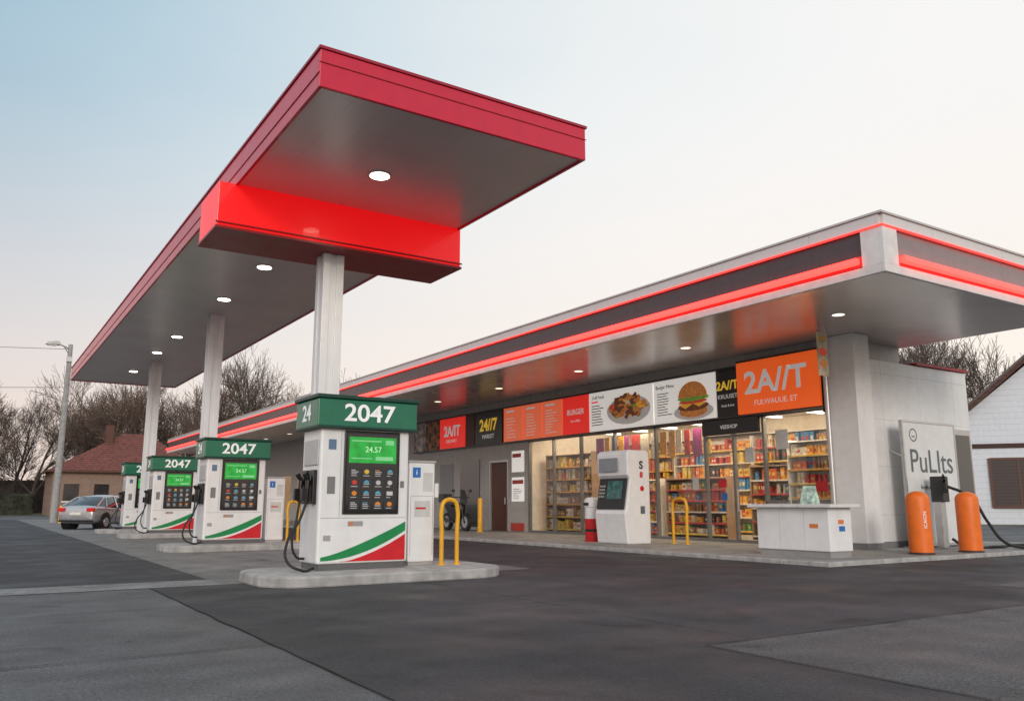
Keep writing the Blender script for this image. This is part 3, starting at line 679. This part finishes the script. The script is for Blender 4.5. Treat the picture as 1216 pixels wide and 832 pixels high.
b=MB(); b.tube((18.05+q,10.95,1.72),(18.3+q,11.1,1.55),.045,.055,10); b.tube((18.05+q,10.95,1.72),(17.95+q,10.9,1.78),.03,.02,8); b.box(18.1+q,18.2+q,10.95,11.05,1.35,1.6); b.make('nozzle',mBlack,g,bevel=.008)
curve('hose',[(18.28+q,11.1,1.55),(18.5+q,10.6,1.25),(18.75+q,10.4,.7),(19.0+q,10.2,.25),(19.4+q,10.0,.12),(20.2+q,10.0,.12),(21+q,10.3,.12),(20.4+q,10.7,.12),(19.2+q,10.5,.12),(18.6+q,10.9,.13),(18.45+q,11.1,.3)],.035,mRubber,g)

# motorcycle by the shop door
g=grp('parked_motorcycle',(16.2,28.9,.08))
b=MB(); mx_=16.2; y0=28.25
for y in(y0,y0+1.45):
    b.tube((mx_-.06,y,.42),(mx_+.06,y,.42),.34,.34,28,0); b.tube((mx_-.07,y,.42),(mx_+.07,y,.42),.22,.22,20,1); b.tube((mx_-.075,y,.42),(mx_+.075,y,.42),.06,.06,10,0)
b.make('wheels',[mRubber,mAlu],g)
b=MB(); P=lambda *q:[(mx_-.12,y0+a,c) for a,c in q]
b.prism(P((.35,.45),(.95,.38),(1.1,.6),(1.55,1.0),(1.7,1.15),(1.1,1.05),(.85,.98),(.55,1.15),(.3,1.12),(.25,.9)),(.24,0,0)); b.make('body',mBlack,g,bevel=.04)
b=MB()
for s_ in(-.09,.09): b.tube((mx_+s_,y0,.42),(mx_+s_,y0+.32,1.3),.025,.025,8)
b.tube((mx_-.38,y0+.42,1.36),(mx_+.38,y0+.42,1.36),.022,.022,8); b.box(mx_-.13,mx_+.13,y0+.8,y0+1.65,1.06,1.16); b.tube((mx_,y0+.32,1.2),(mx_,y0+.12,1.2),.11,.13,14)
b.prism([(mx_-.15,y0+.12,1.3),(mx_+.15,y0+.12,1.3),(mx_+.1,y0+.3,1.65),(mx_-.1,y0+.3,1.65)],(0,.02,0))
for s_ in(-.38,.38): b.tube((mx_+s_*.8,y0+.42,1.36),(mx_+s_,y0+.36,1.6),.01,.01,6); b.box(mx_+s_-.07,mx_+s_+.07,y0+.34,y0+.37,1.56,1.66)
b.tube((mx_-.16,y0+.7,.4),(mx_-.18,y0+1.75,.55),.04,.06,10); b.box(mx_-.2,mx_+.2,y0+1.5,y0+1.9,1.17,1.5)
b.make('fork_seat_exhaust',M('moto_grey',(.06,.06,.065),.35,.3),g,bevel=.006)

# ---------------------------------------------------------------- car
def loft(b,rings,m=0,cap=True):
    i=len(b.v); n=len(rings[0])
    for r in rings: b.v+=r
    for j in range(len(rings)-1):
        for k in range(n):
            a=i+j*n+k;c=i+j*n+(k+1)%n; b.f.append((a,c,c+n,a+n)); b.m.append(m if not callable(m) else m(j,k))
    if cap:
        b.f.append(tuple(range(i,i+n))); b.m.append(0); e=i+(len(rings)-1)*n; b.f.append(tuple(range(e+n-1,e-1,-1))); b.m.append(0)
def ring(y,z0,z1,h,top=.86):
    zm=z0+(z1-z0)*.55
    return [(-h*.8,y,z0),(-h*.97,y,z0+.1*(z1-z0)),(-h,y,zm),(-h*.96,y,z1-.12*(z1-z0)),(-h*top,y,z1),(0,y,z1+.03),(h*top,y,z1),(h*.96,y,z1-.12*(z1-z0)),(h,y,zm),(h*.97,y,z0+.1*(z1-z0)),(h*.8,y,z0),(0,y,z0)]
CP=Vector((5.35,43.0,0)); car=grp('parked_car',(0,0,0))
mCar=M('car_silver',(.5,.51,.53),.25,.6,coat=.6)
b=MB(); loft(b,[ring(*q) for q in((-2.25,.42,.86,.70),(-2.17,.30,1.0,.82),(-1.9,.24,1.05,.88),(-1.2,.2,1.02,.91),(-.3,.19,.98,.92),(.7,.19,.95,.91),(1.2,.2,.92,.90),(1.75,.22,.84,.87),(2.1,.28,.72,.8),(2.25,.4,.6,.66))])
o=b.make('body',mCar,car,smooth=True); sm=o.modifiers.new('s','SUBSURF'); sm.levels=2; sm.render_levels=2
def cr_(y,zb,zt,hb,ht): return [(-hb,y,zb),(-ht-.03,y,zt-.06),(-ht+.08,y,zt),(0,y,zt+.02),(ht-.08,y,zt),(ht+.03,y,zt-.06),(hb,y,zb),(0,y,zb-.02)]
b=MB(); loft(b,[cr_(-1.95,.98,1.04,.76,.68),cr_(-1.15,.97,1.42,.82,.60),(cr_(-.5,.95,1.50,.84,.60)),cr_(.15,.93,1.48,.84,.60),cr_(.45,.92,1.42,.83,.60),cr_(1.3,.90,.95,.76,.66)],lambda j,k:1 if (j in(1,2,3) and k in(1,2,3,4)) else 0)
b.make('cabin',[mDGlass,mCar],car,smooth=True)
b=MB()
for sx in(-1,1):
    for a,c in(((sx*.83,-1.25,.97),(sx*.62,-1.0,1.42)),((sx*.85,-.35,.95),(sx*.63,-.35,1.46)),((sx*.84,1.1,.92),(sx*.62,.42,1.40)),((sx*.80,-1.95,1.02),(sx*.62,-1.15,1.40))): b.tube(a,c,.035,.03,6)
b.make('pillars',mCar,car)
b=MB()
for sx in(-1,1):
    for y in(-1.38,1.38):
        b.tube((sx*.70,y,.32),(sx*.93,y,.32),.325,.325,24,0); b.tube((sx*.90,y,.32),(sx*.94,y,.32),.21,.2,14,1); b.tube((sx*.5,y,.36),(sx*.915,y,.36),.39,.39,24,2)
b.make('wheels',[mRubber,mAlu,mBlack],car)
b=MB()
for sx in(-1,1):
    b.box(min(sx*.48,sx*.80),max(sx*.48,sx*.80),-2.27,-2.1,.78,.94,0); b.box(min(sx*.88,sx*1.02),max(sx*.88,sx*1.02),.65,.78,.98,1.1,2)
b.box(-.26,.26,-2.285,-2.2,.62,.74,1); b.box(-.75,.75,-2.26,-2.1,.34,.42,3)
b.make('lights_and_trim',[M('tail_light',(.5,.01,.01),.2,emit=(1,.02,.01),es=.15),mPanelW,mCar,mBlack],car,bevel=.02)
car.location=CP; car.rotation_euler=(0,0,R(-36))

# ---------------------------------------------------------------- lamp post & wires
g=grp('street_lamp',(4.5,57.7,0))
b=MB(); b.tube((4.5,57.7,0),(4.5,57.7,10.9),.22,.13,14); b.make('pole',mConc,g,smooth=True)
b=MB(); b.tube((4.5,57.7,10.6),(3.8,57.4,10.85),.05,.045,8); b.tube((4.5,57.7,10.2),(4.1,57.53,10.75),.025,.025,6); b.box(4.35,4.65,57.5,57.9,9.8,10.1); b.make('arm',mAlu,g)
b=MB(); b.prism([(3.9,57.3,10.75),(3.9,57.3,10.95),(3.7,57.3,11.0),(3.15,57.3,10.88),(3.1,57.3,10.75)],(0,.32,0)); b.make('lamp_head',mGreyMetal,g,bevel=.03)
b=MB(); b.box(3.2,3.7,57.34,57.58,10.70,10.748); b.make('lens',M('lamp_lens',(.7,.7,.65),.2),g)
g=grp('power_line',(4.5,57.7,10))
for z0,z1 in((10.6,11.2),(8.2,8.4)):
    pts=[(4.5-t*40,57.7-t*2,z0+(z1-z0)*t-1.0*4*t*(1-t)) for t in[0,.2,.4,.6,.8,1]]; curve('wire',pts,.014,mBlack,g)
g=grp('yellow_bollard',(4.7,55.6,0)); b=MB(); b.lathe(4.7,55.6,[(.13,0),(.13,.9),(.1,1.0),(.001,1.02)],14); b.make('post',mYel,g,smooth=True)

# ---------------------------------------------------------------- houses
def brick_mat():
    m,nt,b=base_mat('brick'); N=nt.nodes; L=nt.links
    t=N.new('ShaderNodeTexBrick'); t.inputs['Color1'].default_value=(.30,.19,.13,1); t.inputs['Color2'].default_value=(.22,.13,.09,1); t.inputs['Mortar'].default_value=(.3,.27,.24,1); t.inputs['Scale'].default_value=3
    tc=N.new('ShaderNodeTexCoord'); mp=N.new('ShaderNodeMapping'); mp.inputs['Rotation'].default_value=(R(90),0,0); L.new(tc.outputs['Object'],mp.inputs[0]); L.new(mp.outputs[0],t.inputs['Vector']); L.new(t.outputs[0],b.inputs['Base Color']); b.inputs['Roughness'].default_value=.9
    return m
g=grp('brick_house',(12.5,94,0))
b=MB(); b.box(6.6,20,90,99,0,4.2); b.make('walls',brick_mat(),g)
x0,x1,y0,y1,ze,zr=6.1,20.5,89.5,99.5,4.2,8.3
A=[(x0,y0,ze),(x1,y0,ze),(x1,y1,ze),(x0,y1,ze)]; R1=(13,94.5,zr);R2=(15.5,94.5,zr)
b=MB(); b.face([A[0],A[1],R2,R1]); b.face([A[1],A[2],R2]); b.face([A[2],A[3],R1,R2]); b.face([A[3],A[0],R1]); b.face(A[::-1])
b.make('roof',M('roof_tiles',(.20,.065,.05),.8,var=.3,scale=4,seam=[('Z',.22,.06)]),g)
b=MB(); b.box(6.05,20.55,89.44,89.5,4.1,4.28); b.box(6.05,6.1,89.5,99.5,4.1,4.28); b.box(11.2,11.9,93,93.7,6.5,9.0); b.make('gutter_and_chimney',mBrown,g)
b=MB()
for x in(7.6,10.2,14,17): b.box(x,x+1.3,89.95,89.99,1.4,3.0,0); b.box(x-.1,x+1.4,89.93,89.949,1.25,1.39,1)
b.make('windows',[mDGlass,mPanelW],g)
g=grp('outbuilding',(24,80,0))
b=MB(); b.box(14,21,76,82,0,3.4,0); b.prism([(13.6,75.6,3.4),(21.4,75.6,3.4),(17.5,75.6,5.6)],(0,7,0),1); b.box(15,16.2,75.95,75.99,.1,2.4,2); b.make('shed',[mWhiteWall,M('roof2',(.18,.06,.05),.8),mBrown],g)

g=grp('white_boarded_house',(0,0,0))
W_,ze,zr=13.0,5.9,11.6; xm=W_/2
b=MB(); b.prism([(0,0,0),(W_,0,0),(W_,0,ze),(xm,0,zr-.3),(0,0,ze)],(0,9,0)); b.make('walls',M('boarded_wall',(.66,.69,.74),.7,dirt=.08,var=.03,seam=[('Z',.32,.03)],seamk=.18),g)
b=MB(); sl_=(zr-ze)/xm
for sx in(-1,1):
    ex=xm+sx*(xm+.5); ez=ze-.5*sl_
    b.prism([(ex,-.45,ez),(xm,-.45,zr),(xm,-.45,zr+.3),(ex,-.45,ez+.3)],(0,9.9,0))
b.make('roof',M('house_roof',(.09,.04,.03),.8,var=.25,seam=[('Z',.3,.06)]),g)
b=MB(); b.box(0,W_,-.06,-.001,4.15,4.4); b.box(-.02,.2,-.07,-.061,0,5.8); b.make('timber_beam',M('timber',(.06,.03,.025),.8),g)
b=MB()
for x in(1.2,5.4,9.4): b.box(x,x+2.6,-.1,-.002,1.0,3.5,0); b.box(x-.12,x,-.12,-.003,.9,3.6,1); b.box(x+2.6,x+2.72,-.12,-.003,.9,3.6,1); b.box(x,x+2.6,-.12,-.003,3.5,3.62,1); b.box(x,x+2.6,-.12,-.003,.88,1.0,1); b.box(x+1.25,x+1.35,-.12,-.101,1.0,3.5,1)
b.box(5.9,7.1,-.1,-.002,6.5,8.2,0)
b.make('windows',[M('shutter',(.05,.03,.028),.5,seam=[('Z',.18,.04)]),mBrown],g)
g.location=(46.8,25.4,0); g.rotation_euler=(0,0,R(-54))
g=grp('boundary_wall',(40,24,0)); b=MB(); b.box(36,46,26.4,26.7,0,1.2,0); b.box(35.95,46.05,26.35,26.75,1.2,1.28,1); b.make('wall',[M('wall_render',(.4,.39,.37),.8,dirt=.2),mKerb],g)

# ---------------------------------------------------------------- trees (bare)
mBark=M('bark',(.11,.08,.068),.9,var=.2)
mBark2=M('bark_warm',(.16,.11,.085),.9,var=.2)
def tree_mesh(seed,h,dmax=5):
    rn=random.Random(seed); b=MB()
    def br(p,d,ln,r,dep):
        nseg=3 if dep<2 else 2
        q=Vector(p); dd=d.copy(); pts=[(q.copy(),dd.copy(),r)]
        for k in range(nseg):
            dd=(dd+Vector((rn.uniform(-1,1),rn.uniform(-1,1),rn.uniform(-.3,.9)))*.13).normalized()
            q2=q+dd*ln/nseg; r2=r*(1-.35*(k+1)/nseg)
            r2=max(r2,.012)
            b.tube(q,q2,pts[-1][2],r2,6 if dep<2 else 3,0,False); q=q2; pts.append((q.copy(),dd.copy(),r2))
        if dep>=dmax: return
        nc=4 if dep<4 else 3
        for k in range(nc):
            t=rn.uniform(.35,1) if dep>0 else rn.uniform(.3,1)
            i=min(nseg-1,int(t*nseg)); f=t*nseg-i
            pp=pts[i][0].lerp(pts[i+1][0],f); bd=pts[i+1][1]
            ax=Vector((rn.uniform(-1,1),rn.uniform(-1,1),rn.uniform(-1,1))).cross(bd).normalized()
            nd=(Matrix.Rotation(R(rn.uniform(22,52)),3,ax)@bd); nd.z+=.12; nd.normalize()
            br(pp,nd,ln*rn.uniform(.55,.78),pts[i+1][2]*rn.uniform(.5,.68),dep+1)
        br(q,dd,ln*.72,pts[-1][2]*.85,dep+1)
    br(Vector((0,0,-.1)),Vector((0,0,1)),h*.33,h*.018,0)
    me=bpy.data.meshes.new('bare_tree'); me.from_pydata(b.v,[],b.f); me.materials.append(mBark if seed%2 else mBark2); return me
TM=[tree_mesh(s,12,5) for s in(1,2,3,4)]
def tree(x,y,k,s,rz):
    o=bpy.data.objects.new('bare_tree',TM[k]); o.location=(x,y,0); o.scale=(s,s,s*random.uniform(.95,1.1)); o.rotation_euler=(0,0,rz); col.objects.link(o)
rn=random.Random(11)
for i,(X,Y) in enumerate(((-2,98),(2.5,104),(6,108),(9.5,104),(13,106),(16.5,104),(20,109),(24,102),(27.5,98),(31,103),(35,96),(38,101),(42,92),(-8,106),(24,112),(33,110),(4,112),(18,101),(-5,112))):
    h=1.15 if X<8 else 1.45
    tree(X,Y,i%4,rn.uniform(.92,1.1)*h,rn.uniform(0,6.28))
for X,Y,s in((70,44.5,1.45),(75,43,1.6),(80,44,1.6),(84,50,1.7),(66,46,1.3),(88,44,1.7)):
    tree(X,Y,rn.randint(0,3),s,rn.uniform(0,6.28))
def brush(name,x0,x1,y0,y1,h,n,mat,s=.22,core=False):
    rn=random.Random(int(x0*7+y0)); b=MB()
    if core: b.box(x0+.2,x1-.2,y0+.5,y1-.5,0,h*.72)
    for k in range(n):
        x=rn.uniform(x0,x1);y=rn.uniform(y0,y1); hh=h*(.78+.12*math.sin(x*.9)+.08*math.sin(x*2.7+y)); z=hh*rn.random()**.6
        a=Vector((rn.gauss(0,1),rn.gauss(0,1),rn.gauss(0,1))).normalized()*s*rn.uniform(.4,1.2); c=a.cross(Vector((rn.gauss(0,1),rn.gauss(0,1),rn.gauss(0,1)))).normalized()*s*rn.uniform(.2,.5)
        p=Vector((x,y,z)); b.face([p-a,p+c,p+a,p-c])
    b.make(name,mat,recalc=False)
mHedge=M('hedge_leaves',(.04,.042,.03),.9,var=.5,scale=1)
mBrush=M('brush_twigs',(.08,.058,.05),.9,var=.4,scale=.6)
brush('hedge',-14,6,100,103,3.0,8000,mHedge,.14,True)
brush('brush_woodland',-30,70,118,128,5.5,14000,mBrush,.3,True)
brush('hedge',60,90,40,44,4,4500,mBrush,.2,True)

# ---------------------------------------------------------------- camera
cd=bpy.data.cameras.new('camera'); cd.sensor_width=36; cd.lens=29.1; cd.clip_end=3000; cd.clip_start=.05
co=bpy.data.objects.new('camera',cd); co.location=(0,0,1.1); co.rotation_euler=(R(100.5),0,R(-32.95)); col.objects.link(co); scene.camera=co
scene.view_settings.view_transform='Standard'
try: scene.view_settings.look='None'
except Exception: pass
scene.view_settings.exposure=0
